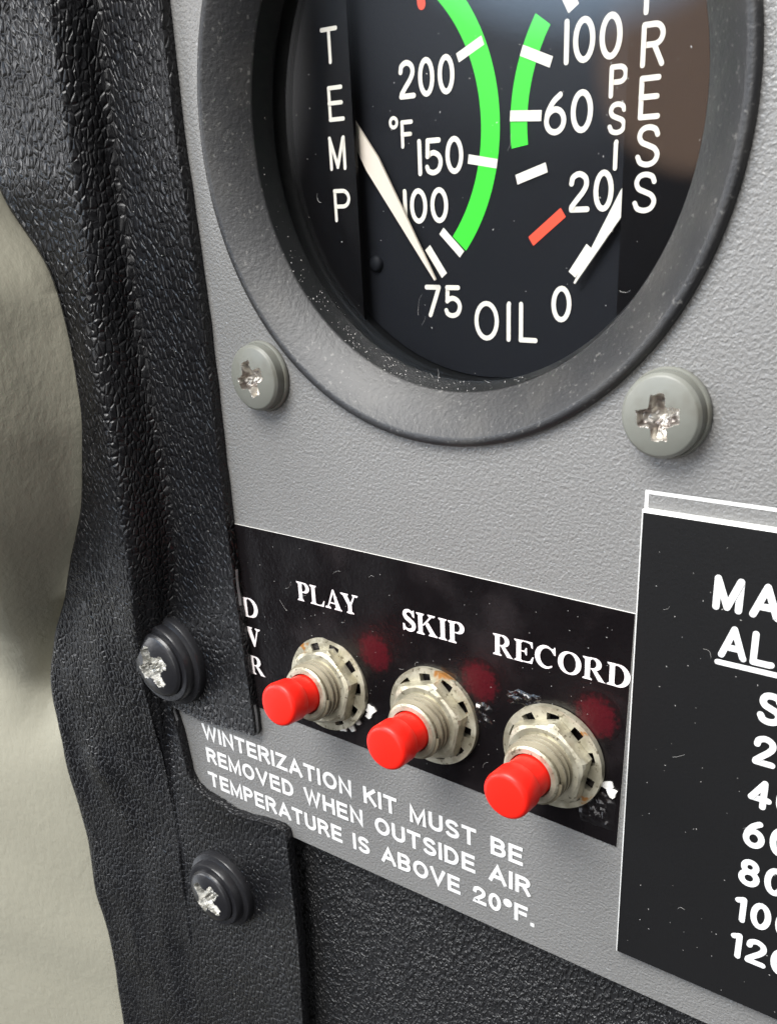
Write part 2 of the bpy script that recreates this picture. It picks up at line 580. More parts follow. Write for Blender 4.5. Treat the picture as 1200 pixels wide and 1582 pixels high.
class Ink:
    """flat printed strokes; every piece sits a hair above the one before"""

    def __init__(s, d):
        s.bm = bmesh.new()
        s.d = d
        s.k = 0

    def lift(s):
        s.k += 1
        return s.d + 0.011 * (s.k % 9)

    def poly(s, pts):
        d = s.lift()
        s.bm.faces.new([s.bm.verts.new(P(u, v, d)) for u, v in pts])

    def disc(s, c_, r, n=14):
        s.poly([(c_[0] + r * math.cos(2 * math.pi * k / n), c_[1] + r * math.sin(2 * math.pi * k / n)) for k in range(n)])

    def ribbon(s, pts, hw, closed=False, rnd=False, ext=0.0):
        pts = [Vector(p) for p in pts]
        q = [pts[0]]
        for p in pts[1:]:
            if (p - q[-1]).length > 1e-5:
                q.append(p)
        pts = q
        n = len(pts)
        H = hw if isinstance(hw, list) else [hw] * n
        if ext and not closed:
            pts[0] = pts[0] + (pts[0] - pts[1]).normalized() * ext
            pts[-1] = pts[-1] + (pts[-1] - pts[-2]).normalized() * ext
        d = s.lift()
        L, Rr = [], []
        sharp = []
        for i in range(n):
            a = pts[i - 1] if (i > 0 or closed) else None
            b = pts[(i + 1) % n] if (i < n - 1 or closed) else None
            e1 = (pts[i] - a).normalized() if a is not None else None
            e2 = (b - pts[i]).normalized() if b is not None else None
            if e1 is None:
                e1 = e2
            if e2 is None:
                e2 = e1
            n1, n2 = Vector((-e1.y, e1.x)), Vector((-e2.y, e2.x))
            m = n1 + n2
            m = n1.copy() if m.length < 1e-5 else m.normalized()
            k = H[i] / max(0.5, m.dot(n1))
            if e1.dot(e2) < 0.6:
                sharp.append((pts[i], H[i]))
            L.append(pts[i] + m * k)
            Rr.append(pts[i] - m * k)
        VL = [s.bm.verts.new(P(p.x, p.y, d)) for p in L]
        VR = [s.bm.verts.new(P(p.x, p.y, d)) for p in Rr]
        for i in range(n if closed else n - 1):
            j = (i + 1) % n
            s.bm.faces.new((VL[i], VR[i], VR[j], VL[j]))
        if rnd and not closed:
            s.disc(pts[0], H[0])
            s.disc(pts[-1], H[-1])

    def glyph(s, ch, u, v, cap, sw, rnd, wscale=1.0):
        """u: left edge of the ink, v: baseline; returns ink width"""
        w, strokes = G[ch]
        c0 = cap - sw
        for st in strokes:
            closed = st[0] == 'c'
            pts = [(u + sw / 2 + x * c0 * wscale, v + sw / 2 + y * c0) for x, y in (st[1:] if closed else st)]
            dd = [pts[0]]
            for p in pts[1:]:
                if (Vector(p) - Vector(dd[-1])).length > 1e-4:
                    dd.append(p)
            pts = dd
            if ch == '.':
                x, y = pts[0]
                if rnd:
                    s.disc(pts[0], sw * 0.55)
                else:
                    s.poly([(x - sw * .5, y - sw * .5), (x + sw * .5, y - sw * .5), (x + sw * .5, y + sw * .5), (x - sw * .5, y + sw * .5)])
                continue
            if closed:
                s.ribbon(pts, sw / 2, True)
            elif rnd:
                run = [pts[0]]
                for i in range(1, len(pts)):
                    run.append(pts[i])
                    last = i == len(pts) - 1
                    if not last:
                        e1 = (Vector(pts[i]) - Vector(pts[i - 1])).normalized()
                        e2 = (Vector(pts[i + 1]) - Vector(pts[i])).normalized()
                        if e1.dot(e2) < 0.75:
                            last = True
                    if last:
                        s.ribbon(run, sw / 2, False, True)
                        run = [pts[i]]
            else:
                s.ribbon(pts, sw / 2, False, False, sw * 0.5 if ch in 'EFHIKLMNUVWZA47jTRPDB12' else 0.0)
        return w * c0 * wscale + sw

    def text(s, txt, u0, u1, v, cap, sw, rnd, space=0.42, gap=None):
        """fits the line between u0 and u1"""
        c0 = cap - sw
        g = gap if gap is not None else sw * 0.75
        tot = 0.0
        n = 0
        for i, ch in enumerate(txt):
            if ch == ' ':
                tot += space * cap
            else:
                tot += G[ch][0] * c0
                n += 1
        fixed = n * sw + (len(txt) - 1) * g
        ws = (u1 - u0 - fixed) / tot if tot > 1e-6 else 1.0
        u = u0
        for ch in txt:
            if ch == ' ':
                u += space * cap * ws + g
            else:
                u += s.glyph(ch, u, v, cap, sw, rnd, ws) + g

    def done(s, name, mat, parent):
        o = obj(name, s.bm, mat, parent, recalc=False)
        return o


def bold_serif(ink, ch, u, v, k):
    """heavy roman capitals; k = cap height; returns advance"""
    W = dict(P=.904, L=.987, A=1.068, Y=1.068, S=.822, K=1.151, I=.575, R=1.068, E=.987, C=1.068, O=1.151, D=1.068, V=1.068)[ch]

    def poly(pts):
        ink.poly([(u + x * k, v + y * k) for x, y in pts])

    def rib(pts, ws, closed=False):
        ink.ribbon([(u + x * k, v + y * k) for x, y in pts], [w * k for w in ws], closed)

    def slab(x0, x1, y):
        s = 1 if y < 0.5 else -1
        t = 0.045
        xm = (x0 + x1) / 2
        poly([(x0, y), (x1, y), (x1, y + s * t), (xm + (x1 - xm) * .62, y + s * (t + .06)), (xm - (xm - x0) * .62, y + s * (t + .06)), (x0, y + s * t)][::s])

    def stem(x0=0.12, x1=0.35, lo=0, hi=1):
        poly([(x0, lo), (x1, lo), (x1, hi), (x0, hi)])
        slab(x0 - .10, x1 + .10, lo)
        slab(x0 - .10, x1 + .10, hi)

    if ch in 'PR':
        stem()
        yb = 0.46
        cy, ry = (1 - .03 + yb + .03) / 2, (1 - .03 - yb - .03) / 2
        pts = [(0.33, 0.97)] + arc(0.44, cy, 0.29, ry, 90, -90, 16) + [(0.33, yb + .03)]
        ws = [0.03] + [0.03 + 0.085 * math.sin(math.pi * i / 16) ** 1.3 for i in range(17)] + [0.03]
        rib(pts, ws)
        if ch == 'R':
            poly([(0.40, 0.49), (0.60, 0.49), (0.98, 0.04), (1.06, 0.0), (0.74, 0.0)])
    elif ch == 'D':
        stem()
        pts = [(0.33, 0.97)] + arc(0.44, 0.5, 0.47, 0.47, 90, -90, 22) + [(0.33, 0.03)]
        ws = [0.03] + [0.03 + 0.095 * math.sin(math.pi * i / 22) ** 1.2 for i in range(23)] + [0.03]
        rib(pts, ws)
    elif ch == 'I':
        stem(0.17, 0.40)
    elif ch in 'LE':
        stem()
        poly([(0.33, 0), (0.88, 0), (0.95, 0.32), (0.90, 0.32), (0.78, 0.10), (0.62, 0.055), (0.33, 0.055)])
        if ch == 'E':
            poly([(0.33, 1), (0.33, 0.945), (0.60, 0.945), (0.78, 0.90), (0.86, 0.72), (0.91, 0.72), (0.89, 1)])
            poly([(0.33, 0.53), (0.33, 0.475), (0.50, 0.475), (0.58, 0.34), (0.625, 0.34), (0.625, 0.68), (0.58, 0.68), (0.50, 0.53)])
    elif ch == 'A':
        poly([(0.50, 1.02), (0.58, 1.02), (0.98, 0.05), (0.68, 0.05)][::-1])
        poly([(0.13, 0.05), (0.21, 0.05), (0.555, 0.86), (0.50, 1.02)])
        poly([(0.26, 0.28), (0.70, 0.28), (0.68, 0.345), (0.28, 0.345)])
        slab(0.0, 0.36, 0)
        slab(0.58, 1.07, 0)
    elif ch == 'V':
        poly([(0.10, 0.95), (0.40, 0.95), (0.62, 0.30), (0.56, -0.02), (0.50, -0.02)])
        poly([(0.80, 0.95), (0.89, 0.95), (0.58, -0.02), (0.52, -0.02), (0.56, 0.16)])
        slab(0.0, 0.50, 1)
        slab(0.70, 1.03, 1)
    elif ch == 'Y':
        poly([(0.42, 0), (0.65, 0), (0.65, 0.46), (0.42, 0.44)])
        poly([(0.09, 0.95), (0.38, 0.95), (0.65, 0.46), (0.42, 0.43)])
        poly([(0.78, 0.95), (0.88, 0.95), (0.65, 0.46), (0.55, 0.46)])
        slab(0.0, 0.48, 1)
        slab(0.68, 1.04, 1)
        slab(0.31, 0.76, 0)
    elif ch == 'K':
        stem()
        poly([(0.34, 0.44), (0.44, 0.46), (0.90, 0.95), (0.78, 0.95)])
        poly([(0.44, 0.56), (0.62, 0.66), (1.06, 0.05), (0.78, 0.05)])
        slab(0.62, 1.02, 1)
        slab(0.66, 1.14, 0)
    elif ch == 'O':
        n = 30
        pts = arc(0.575, 0.5, 0.42, 0.475, 0, 360 - 360 / n, n - 1)
        rib(pts, [0.035 + 0.085 * abs(math.cos(2 * math.pi * i / n)) ** 1.3 for i in range(n)], True)
    elif ch == 'C':
        n = 26
        pts = arc(0.56, 0.5, 0.42, 0.475, 50, 312, n)
        rib(pts, [0.03 + 0.09 * max(0.0, math.sin(math.pi * i / n)) ** 1.5 for i in range(n + 1)])
        poly([(0.95, 0.66), (1.0, 0.66), (0.98, 1.02), (0.94, 1.02), (0.88, 0.93), (0.76, 0.95), (0.80, 0.84)])
    elif ch == 'S':
        pts = [tuple(p) for p in catmull([(0.62, 0.72), (0.56, 0.90), (0.40, 0.965), (0.22, 0.90), (0.17, 0.76), (0.26, 0.62), (0.45, 0.51), (0.62, 0.39), (0.66, 0.24), (0.58, 0.10), (0.39, 0.035), (0.20, 0.11), (0.13, 0.30)], 4)]
        n = len(pts) - 1
        rib(pts, [0.03 + 0.085 * math.sin(math.pi * i / n) ** 1.2 for i in range(n + 1)])
        poly([(0.66, 0.68), (0.71, 0.68), (0.69, 1.02), (0.65, 1.02), (0.56, 0.93)])
        poly([(0.08, -0.02), (0.12, -0.02), (0.22, 0.07), (0.12, 0.32), (0.07, 0.32)])
    return W * k


# ------------------------------------------------------------------ grey instrument panel
bm = bmesh.new()
outer = [(-43.6, 70), (-43.6, -45), (-52.5, -75), (-52.5, -90.15), (62, -90.15), (62, 70)]
rect = [bm.verts.new(P(u, v, 0)) for u, v in outer]
hole = [bm.verts.new(P(29.3 * math.cos(2 * math.pi * k / 96), 29.3 * math.sin(2 * math.pi * k / 96), 0)) for k in range(96)]
edges = [bm.edges.new((rect[k], rect[(k + 1) % 6])) for k in range(6)] + [bm.edges.new((hole[k], hole[(k + 1) % 96])) for k in range(96)]
bmesh.ops.triangle_fill(bm, edges=edges, use_beauty=True)
ex = bmesh.ops.extrude_face_region(bm, geom=bm.faces[:])
bmesh.ops.translate(bm, vec=P(0, 0, -2.0), verts=[g for g in ex['geom'] if isinstance(g, bmesh.types.BMVert)])
panel = obj('instrument_panel', bm, 'panel')
tag(panel, 'grey painted metal instrument panel with a fine orange peel texture round the oil gauge', 'panel')

ink = Ink(0.012)
ink.text('WINTERIZATION KIT MUST BE', -45.0, 10.35, -78.98, 2.62, 0.53, False, gap=0.37)
ink.text('REMOVED WHEN OUTSIDE AIR', -44.85, 11.5, -83.05, 2.62, 0.53, False, gap=0.37)
ink.text('TEMPERATURE IS ABOVE 20oF.', -45.1, 12.0, -87.35, 2.62, 0.53, False, gap=0.37)
ink.done('printed_text', 'white', panel)
ink = Ink(0.012)
ink.ribbon([(23.05, -36), (23.05, -31.9), (60, -31.9)], 0.17)
ink.done('printed_outline', 'white', panel)

# ------------------------------------------------------------------ black lower panel
bm = bmesh.new()
prism(bm, [(-70, -88.5), (95, -88.5), (95, -215), (-70, -215)], -5.0, -2.2)
low = obj('lower_panel', bm, 'lower')
tag(low, 'black crackle finish plastic panel below the grey instrument panel', 'panel')

# ------------------------------------------------------------------ oil gauge
gauge = thing('oil_gauge', 'round black oil temperature and pressure gauge with white numerals and green arcs', 'gauge', P(0, 0, 0))
bm = bmesh.new()
prof = [(29.2, -1.9), (29.2, 0.0), (30.0, 0.004)]
for k in range(1, 9):
    a = R(90 * k / 8)
    prof.append((29.45 + 0.55 * math.cos(a), 0.3 + 0.55 * math.sin(a)))
prof += [(29.15, 0.84), (28.95, 0.74), (25.15, -2.28), (25.02, -2.5), (25.02, -5.0), (27.6, -5.0), (27.6, -1.9)]
lathe(bm, prof, 160, closed=True)
bz = obj('bezel', bm, 'bezel', gauge, smooth=32)
bm = bmesh.new()
lathe(bm, [(25.0, -2.5), (24.95, -2.62), (24.66, -3.6), (24.36, -4.60), (24.36, -5.0), (25.0, -5.0)], 160, closed=True)
obj('inner_lip', bm, 'wall', gauge, smooth=32)
bm = bmesh.new()
lathe(bm, [(24.8, -5.02), (24.8, -10.5), (0, -10.5)], 128)
lathe(bm, [(26.0, -5.02), (26.0, -11.5), (0, -11.5)], 128)
obj('case', bm, 'wall', gauge, smooth=40)
bm = bmesh.new()
lathe(bm, [(0, -9.5), (24.7, -9.5), (24.7, -9.9), (0, -9.9)], 128)
dial = obj('dial', bm, 'dial', gauge)


def mask_plate(sgn):
    a = math.acos(15.5 / 24.6)
    pts = [(sgn * 24.6 * math.cos(-a + 2 * a * k / 40), sgn * 24.6 * math.sin(-a + 2 * a * k / 40)) for k in range(41)]
    b = bmesh.new()
    prism(b, pts, -8.15, -7.7)
    return obj('cover_plate', b, 'mask', gauge)


mask_l, mask_r = mask_plate(-1), mask_plate(1)

D0 = -9.485
ink = Ink(D0)
SW = 0.50
for txt, u0, u1, v0, v1 in (('200', -10.6, -3.7, 2.4, 5.85), ('150', -8.55, -2.85, -4.75, -1.3), ('100', -10.65, -4.8, -9.3, -5.88),
                            ('75', -8.2, -3.4, -18.75, -15.4), ('0', 7.5, 9.75, -18.75, -15.3),
                            ('20', 9.2, 13.8, -8.7, -5.15), ('60', 6.37, 11.4, -2.0, 1.55), ('100', 8.3, 14.05, 3.6, 7.2), ('245', -13.6, -9.0, 9.6, 13.1)):
    if txt == '245':
        continue
    ink.text(txt, u0, u1, v0, v1 - v0, SW, True, gap=0.42)
ink.text('OIL', -1.75, 5.9, -20.9, 4.0, 0.50, True, gap=0.95)
ink.glyph('P', 12.95, 0.55, 2.65, 0.42, True, 1.0)
ink.glyph('S', 12.95, -2.4, 2.68, 0.42, True, 1.0)
ink.glyph('I', 13.65, -5.3, 2.55, 0.42, True, 1.0)
ink.glyph('F', -10.6, -2.08, 2.62, 0.40, True, 0.95)
ink.ribbon(arc(-11.52, 0.40, 0.44, 0.44, 0, 345, 23), 0.17, True)
ink.done('numerals', 'ink', dial)

CL, CR = (-15.9, -0.72), (18.4, -0.76)


def ring_sector(ink_, c_, r0, r1, a0, a1, n=40):
    pts = [(c_[0] + r1 * math.cos(R(a0 + (a1 - a0) * k / n)), c_[1] + r1 * math.sin(R(a0 + (a1 - a0) * k / n))) for k in range(n + 1)]
    inn = [(c_[0] + r0 * math.cos(R(a0 + (a1 - a0) * k / n)), c_[1] + r0 * math.sin(R(a0 + (a1 - a0) * k / n))) for k in range(n + 1)]
    d = ink_.lift()
    A = [ink_.bm.verts.new(P(*p, d)) for p in pts]
    B = [ink_.bm.verts.new(P(*p, d)) for p in inn]
    for k in range(n):
        ink_.bm.faces.new((A[k], A[k + 1], B[k + 1], B[k]))


ink = Ink(D0)
ring_sector(ink, CL, 15.2, 17.35, -40.6, 52)
ink.done('green_arc', 'green', dial)
ink = Ink(D0)
ring_sector(ink, CR, 13.9, 15.75, 146.2, 187.6)
ink.done('green_arc', 'green', dial)

ink = Ink(D0 + 0.03)
for a, b, w in (((-3.34, 5.37), (-0.41, 6.56), 0.42), ((-2.25, -3.47), (1.15, -4.08), 0.42), ((-5.75, -10.05), (-3.2, -12.35), 0.42),
                ((-7.6, -11.66), (-5.5, -14.45), 0.42), ((3.87, 5.26), (7.05, 4.0), 0.46), ((2.66, -0.04), (6.1, -0.26), 0.46),
                ((3.4, -5.6), (6.75, -4.66), 0.45), ((9.75, -14.25), (11.6, -11.75), 0.46), ((7.0, 11.6), (9.2, 7.9), 0.6)):
    ink.ribbon([a, b], w)
ink.done('scale_marks', 'ink', dial)
ink = Ink(D0 + 0.03)
ink.ribbon([(5.05, -11.2), (8.6, -8.65)], 0.5)
ink.done('red_mark', 'orange', dial)
ink = Ink(D0 + 0.03)
ink.ribbon([(-7.95, 14.0), (-7.45, 10.3)], 0.48)
ink.disc((-7.43, 10.3), 0.47)
ink.done('red_mark', 'orange', dial)


def needle(tip, root, w_root, w_mid, d, mat='needle'):
    t, r = Vector(tip), Vector(root)
    e = (t - r).normalized()
    n = Vector((-e.y, e.x))
    L = (t - r).length
    m = r + e * (L * 0.30)
    pts = [r - n * w_root, m - n * w_mid, t - n * 0.10, t + n * 0.10, m + n * w_mid, r + n * w_root]
    b = bmesh.new()
    prism(b, [(p.x, p.y) for p in pts], d - 0.25, d)
    o = obj('needle', b, mat, gauge)
    return o


needle((-6.3, -14.85), (-17.4, 1.6), 0.55, 1.02, -8.75)
needle((10.35, -15.0), (17.6, -4.2), 0.5, 0.76, -8.75, 'ink')

ink = Ink(-7.69)
for ch, u, v in (('T', -19.2, 6.2), ('E', -18.75, 0.93), ('M', -19.05, -3.75), ('P', -18.8, -8.87)):
    ink.glyph(ch, u, v, 3.32, 0.40, True, {'M': 0.82, 'T': 1.05, 'E': 1.08, 'P': 1.12}[ch])
ink.done('lettering', 'ink', mask_l)
ink = Ink(-7.69)
for ch, u, v in (('P', 16.75, 6.3), ('R', 16.7, 2.45), ('E', 16.7, -1.48), ('S', 16.65, -5.2), ('S', 16.6, -8.9)):
    ink.glyph(ch, u, v, 3.36, 0.44, True, {'R': 0.95, 'P': 0.95, 'E': 0.95, 'S': 1.0}[ch])
ink.done('lettering', 'ink', mask_r)

# small rivets on the dial
bm = bmesh.new()
lathe(bm, [(0.9, -9.49), (0.85, -9.2), (0.5, -9.0), (0, -8.95)], 24)
obj('rivet', bm, 'dial', dial, P(-14.7, -13.3, 0), smooth=60)

bm = bmesh.new()
lathe(bm, [(0, -5.05), (24.75, -5.05), (24.75, -5.6), (0, -5.6)], 128)
glass = obj('glass', bm, 'glass', gauge)


# ------------------------------------------------------------------ screws
def cross_depth(x, y, L, w, D, jag, seed):
    jx = noise.noise(Vector((x * 2.1, y * 2.1, seed))) * jag
    ax, ay = abs(x), abs(y)
    r = math.hypot(x, y)
    arm_w = w * (1.25 - 0.35 * r / L)
    ins = max(min(L - ax, arm_w - ay), min(L - ay, arm_w - ax), 0.52 * L - (ax + ay) * 0.62)
    ins += jx
    if ins <= 0:
        return 0.0
    t = min(1.0, ins / 0.16)
    t = t * t * (3 - 2 * t)
    fl = D * (1 - 0.62 * min(1.0, r / L)) + noise.noise(Vector((x * 3.3, y * 3.3, seed + 5))) * jag * 1.2
    return max(0.0, t * fl)


def screw_head(rad, base, rim, top, L, w, D, rot, jag, seed, nr=46, nt=132):
    """returns (head bmesh, recess bmesh): one surface split where the cross slot is cut"""
    hb, rb = bmesh.new(), bmesh.new()
    pts = []
    dep = []
    for i in range(nr + 1):
        r = rad * i / nr
        row, drow = [], []
        for k in range(nt):
            a = 2 * math.pi * k / nt
            x, y = r * math.cos(a), r * math.sin(a)
            q = r / rad
            z = rim + (top - rim) * (1 - q ** 2.4)
            if q > 0.93:
                z -= (q - 0.93) / 0.07 * 0.22
            xr, yr = x * math.cos(rot) + y * math.sin(rot), -x * math.sin(rot) + y * math.cos(rot)
            dp = cross_depth(xr, yr, L, w, D, jag, seed)
            row.append(P(x, y, z - dp))
            drow.append(dp)
        pts.append(row)
        dep.append(drow)
    for b, want in ((hb, False), (rb, True)):
        cache = {}

        def V(i, k):
            key = (i, k % nt) if i else (0, 0)
            if key not in cache:
                cache[key] = b.verts.new(pts[i][k % nt])
            return cache[key]
        for i in range(nr):
            for k in range(nt):
                dd = max(dep[i][k], dep[i + 1][k], dep[i][(k + 1) % nt], dep[i + 1][(k + 1) % nt])
                if (dd > 0.03) != want:
                    continue
                if i == 0:
                    b.faces.new((V(0, 0), V(1, k), V(1, k + 1)))
                else:
                    b.faces.new((V(i, k), V(i + 1, k), V(i + 1, k + 1), V(i, k + 1)))
        if not want:
            rim_v = [V(nr, k) for k in range(nt)]
            low_v = [b.verts.new(P(rad * 1.0 * math.cos(2 * math.pi * k / nt), rad * math.sin(2 * math.pi * k / nt), base)) for k in range(nt)]
            for k in range(nt):
                b.faces.new((rim_v[k], low_v[k], low_v[(k + 1) % nt], rim_v[(k + 1) % nt]))
    return hb, rb


def panel_screw(name, label, u, v, rot, seed):
    t = thing(name, label, 'screw', P(u, v, 0), 'painted screws below the gauge')
    b = bmesh.new()
    lathe(b, [(2.2, 0.0), (3.85, 0.0), (3.95, 0.12), (3.95, 0.42), (3.82, 0.58), (3.3, 0.60), (2.2, 0.60)], 96)
    obj('washer', b, 'screw', t, smooth=40)
    hb, rb = screw_head(3.66, 0.62, 1.85, 2.42, 1.95, 0.70, 1.9, rot, 0.13, seed)
    if rot > 0.2:
        pass
    obj('head', hb, 'screw', t, smooth=35)
    obj('cross_recess', rb, 'brass', t, smooth=50)
    return t


panel_screw('panel_screw', 'grey painted cross head screw beside the black vinyl cover, lower left of the gauge', -24.45, -24.65, 0.35, 1.3)
panel_screw('panel_screw', 'grey painted cross head screw with a chewed slot above the black engraved placard', 24.6, -24.65, 0.12, 7.7)


def trim_screw(label, u, v, rot, seed, rad, tilt):
    t = thing('trim_screw', label, 'screw', P(u, v, 1.2), 'black screws in the vinyl cover')
    t.rotation_euler = tilt
    b = bmesh.new()
    lathe(b, [(2.5, 0.0), (rad, 0.0), (rad, 0.9), (rad - 0.15, 1.15), (rad - 0.9, 1.35), (rad - 1.0, 2.3), (rad - 1.2, 2.6), (rad - 1.9, 2.65), (2.5, 2.2)], 96)
    obj('finishing_washer', b, 'blackmetal', t, smooth=38)
    hb, rb = screw_head(rad - 2.05, 2.3, 3.15, 4.05, 3.0, 1.0, 3.2, rot, 0.3, seed)
    obj('head', hb, 'blackmetal', t, smooth=35)
    obj('cross_recess', rb, 'chrome', t, smooth=50)
    return t


trim_screw('larger black screw in a stepped washer at the notch of the black vinyl cover', -47.7, -65.9, 0.5, 3.1, 6.9, (0, 0, 0))
trim_screw('lower black screw with a bright worn slot in the flap of the vinyl cover', -43.7, -105.2, 0.9, 9.4, 6.5, (0, 0, 0))

# ------------------------------------------------------------------ black label with the three push buttons
bm = bmesh.new()
lab_pts = [(-32.4, -43.57), (-15, -43.62), (0, -43.72), (22.64, -43.98), (22.35, -60), (22.07, -71.39), (8, -70.85), (-8, -70.45), (-24.97, -70.12), (-32.6, -69.9)]
prism(bm, lab_pts, 0.0, 0.14, 0, 0, 1)
label = obj('button_label', bm, ['label', 'paper'])
tag(label, 'black film label printed PLAY, SKIP and RECORD behind three red push buttons', 'label')
ink = Ink(0.152)


def serif_line(word, u, v, k, width):
    W = dict(P=.904, L=.987, A=1.068, Y=1.068, S=.822, K=1.151, I=.575, R=1.068, E=.987, C=1.068, O=1.151, D=1.068, V=1.068)
    tot = sum(W[ch] for ch in word) * k
    adj = (width - tot) / max(1, len(word) - 1)
    for ch in word:
        u += bold_serif(ink, ch, u, v, k) + adj


serif_line('PLAY', -22.4, -51.9, 2.52, 10.0)
serif_line('SKIP', -5.95, -52.1, 2.60, 8.85)
serif_line('RECORD', 6.45, -52.2, 2.50, 16.2)
for ch, v in (('D', -56.3), ('V', -60.5), ('R', -64.75)):
    bold_serif(ink, ch, -32.75, v, 2.75)
ink.done('lettering', 'labelink', label)
for u, v in ((-10.35, -56.2), (4.65, -56.1), (19.0, -56.3)):
    bm = bmesh.new()
    lathe(bm, [(0, 0.0), (2.95, 0.0)], 40)
    obj('indicator_window', bm, 'led', label, P(u, v, 0.158), recalc=False)


def flake(b, u, v, r, rng, d0, d1):
    n = 9
    prism(b, [(u + r * rng.uniform(.5, 1.1) * math.cos(2 * math.pi * k / n), v + r * rng.uniform(.45, 1.0) * math.sin(2 * math.pi * k / n)) for k in range(n)], d0, d1)


rng = random.Random(4)
bm = bmesh.new()
for u, v, r in ((-15.0, -67.6, 1.0), (-16.4, -68.3, 0.8), (-11.5, -64.3, 0.9), (-11.9, -65.3, 0.6), (-13.7, -66.8, 0.45), (4.5, -59.2, 0.45), (20.7, -64.0, 0.9), (21.3, -64.7, 0.7)):
    flake(bm, u, v, r, rng, 0.13, 0.30 + rng.random() * .1)
obj('torn_paper', bm, 'paper', label, smooth=30)


def wrinkle(u0, u1, v0, v1, seed, amp):
    b = bmesh.new()
    nx, ny = 26, 22
    g = []
    for j in range(ny + 1):
        row = []
        for i in range(nx + 1):
            x, y = i / nx, j / ny
            e = min(x, 1 - x, y, 1 - y) * 5
            e = min(1, e)
            u = u0 + (u1 - u0) * x
            v = v0 + (v1 - v0) * y
            ww = noise.noise(Vector(((u - v * .9) * 0.55, (u + v) * 1.9, seed))) + 0.5 * noise.noise(Vector((u * 2.4, v * 2.9, seed + 3)))
            row.append(b.verts.new(P(u + noise.noise(Vector((y * 5, seed, 1))) * .4, v + noise.noise(Vector((x * 5, seed, 2))) * .5, 0.16 + e * (0.12 + amp * abs(ww)))))
        g.append(row)
    for j in range(ny):
        for i in range(nx):
            b.faces.new((g[j][i], g[j][i + 1], g[j + 1][i + 1], g[j + 1][i]))
    obj('wrinkled_film', b, 'film', label, smooth=50)


wrinkle(17.6, 21.8, -69.6, -65.2, 2.2, 0.42)
wrinkle(4.0, 6.2, -61.8, -58.8, 5.5, 0.35)
wrinkle(8.4, 12.6, -57.6, -55.9, 8.5, 0.28)


def push_button(label_, u, v, tilt, rot):
    t = thing('push_button', label_, 'push button', P(u, v, 0.14), 'red push buttons on the label')
    t.rotation_euler = tilt
    b = bmesh.new()
    n = 176
    loops = []
    for rr, d in ((0, 0.03), (0, 0.75)):
        out = [b.verts.new(P(6.1 * math.cos(2 * math.pi * k / n), 6.1 * math.sin(2 * math.pi * k / n), d - (0.0 if d < .5 else 0.02))) for k in range(n)]
        inn = []
        for k in range(n):
            ph = (k * 10 / n + rot) % 1.0
            ri = 5.45 if ph < 0.5 else 4.0
            inn.append(b.verts.new(P(ri * math.cos(2 * math.pi * k / n), ri * math.sin(2 * math.pi * k / n), d)))
        loops.append((out, inn))
    (o0, i0), (o1, i1) = loops
    for k in range(n):
        j = (k + 1) % n
        b.faces.new((o0[k], o0[j], o1[j], o1[k]))
        b.faces.new((i1[k], i1[j], i0[j], i0[k]))
        b.faces.new((o1[k], o1[j], i1[j], i1[k]))
    bmesh.ops.bevel(b, geom=[e for e in b.edges if len(e.link_faces) == 2 and e.calc_face_angle(0) > 1.2 and all(abs(math.hypot(w.co.x, w.co.z) - 0.0061) < 1e-5 for w in e.verts)], offset=0.00014, segments=2, affect='EDGES')
    obj('lock_washer', b, 'rusty', t, smooth=35)
    # hex nut
    b = bmesh.new()
    hexr = 5.25
    rows = []
    for scl, d in ((1.0, 0.77), (1.0, 2.0), (0.97, 2.3), (0.88, 2.5)):
        row = []
        for k in range(48):
            a = 2 * math.pi * k / 48
            rh = hexr * math.cos(math.pi / 6) / math.cos((a % (math.pi / 3)) - math.pi / 6)
            cap = 5.2 if d < 2.1 else (4.85 if d < 2.4 else 4.35)
            rh = min(rh, cap)
            row.append(b.verts.new(P(rh * math.cos(a + rot * 3), rh * math.sin(a + rot * 3), d)))
        rows.append(row)
    rows.append([b.verts.new(P(3.4 * math.cos(2 * math.pi * k / 48 + rot * 3), 3.4 * math.sin(2 * math.pi * k / 48 + rot * 3), 2.45)) for k in range(48)])
    for a_, b_ in zip(rows[:-1], rows[1:]):
        for k in range(48):
            b.faces.new((a_[k], a_[(k + 1) % 48], b_[(k + 1) % 48], b_[k]))
    obj('nut', b, 'steel', t, smooth=20)
    # threaded bush: one helical thread
    b = bmesh.new()
    turns, seg = 5.0, 60
    N = int(turns * seg)
    pitch = 0.72
    prev = None
    d_bot, d_top = 1.4, 4.85
    for k in range(N + 1):
        a = 2 * math.pi * k / seg
        z = d_bot - pitch + pitch * k / seg
        cs, sn = math.cos(a), math.sin(a)

        def vz(r, zz):
            zz = max(d_bot - .6, min(d_top, zz))
            return b.verts.new(P(r * cs, r * sn, zz))
        cur = [vz(3.22, z), vz(3.66, z + pitch * .26), vz(3.66, z + pitch * .56), vz(3.22, z + pitch)]
        if prev:
            for i in range(3):
                b.faces.new((prev[i], cur[i], cur[i + 1], prev[i + 1])).material_index = 0 if i == 1 else 1
        prev = cur
    lathe(b, [(3.23, 4.4), (3.36, 4.87), (3.12, 5.05), (2.6, 5.1), (2.45, 4.5), (2.45, 2.0)], 72)
    obj('threaded_bush', b, ['steel', 'groove_shade'], t, smooth=30)
    b = bmesh.new()
    lathe(b, [(2.42, 2.2), (2.42, 7.0), (2.42, 7.15)], 72)
    lathe(b, [(2.42, 7.15), (2.62, 7.25), (2.70, 7.40), (2.72, 9.35), (2.62, 9.68), (2.42, 9.86), (2.1, 9.93), (0, 9.96)], 72)
    bmesh.ops.remove_doubles(b, verts=b.verts[:], dist=1e-6)
    obj('button_cap', b, 'red', t, smooth=50)
    return t


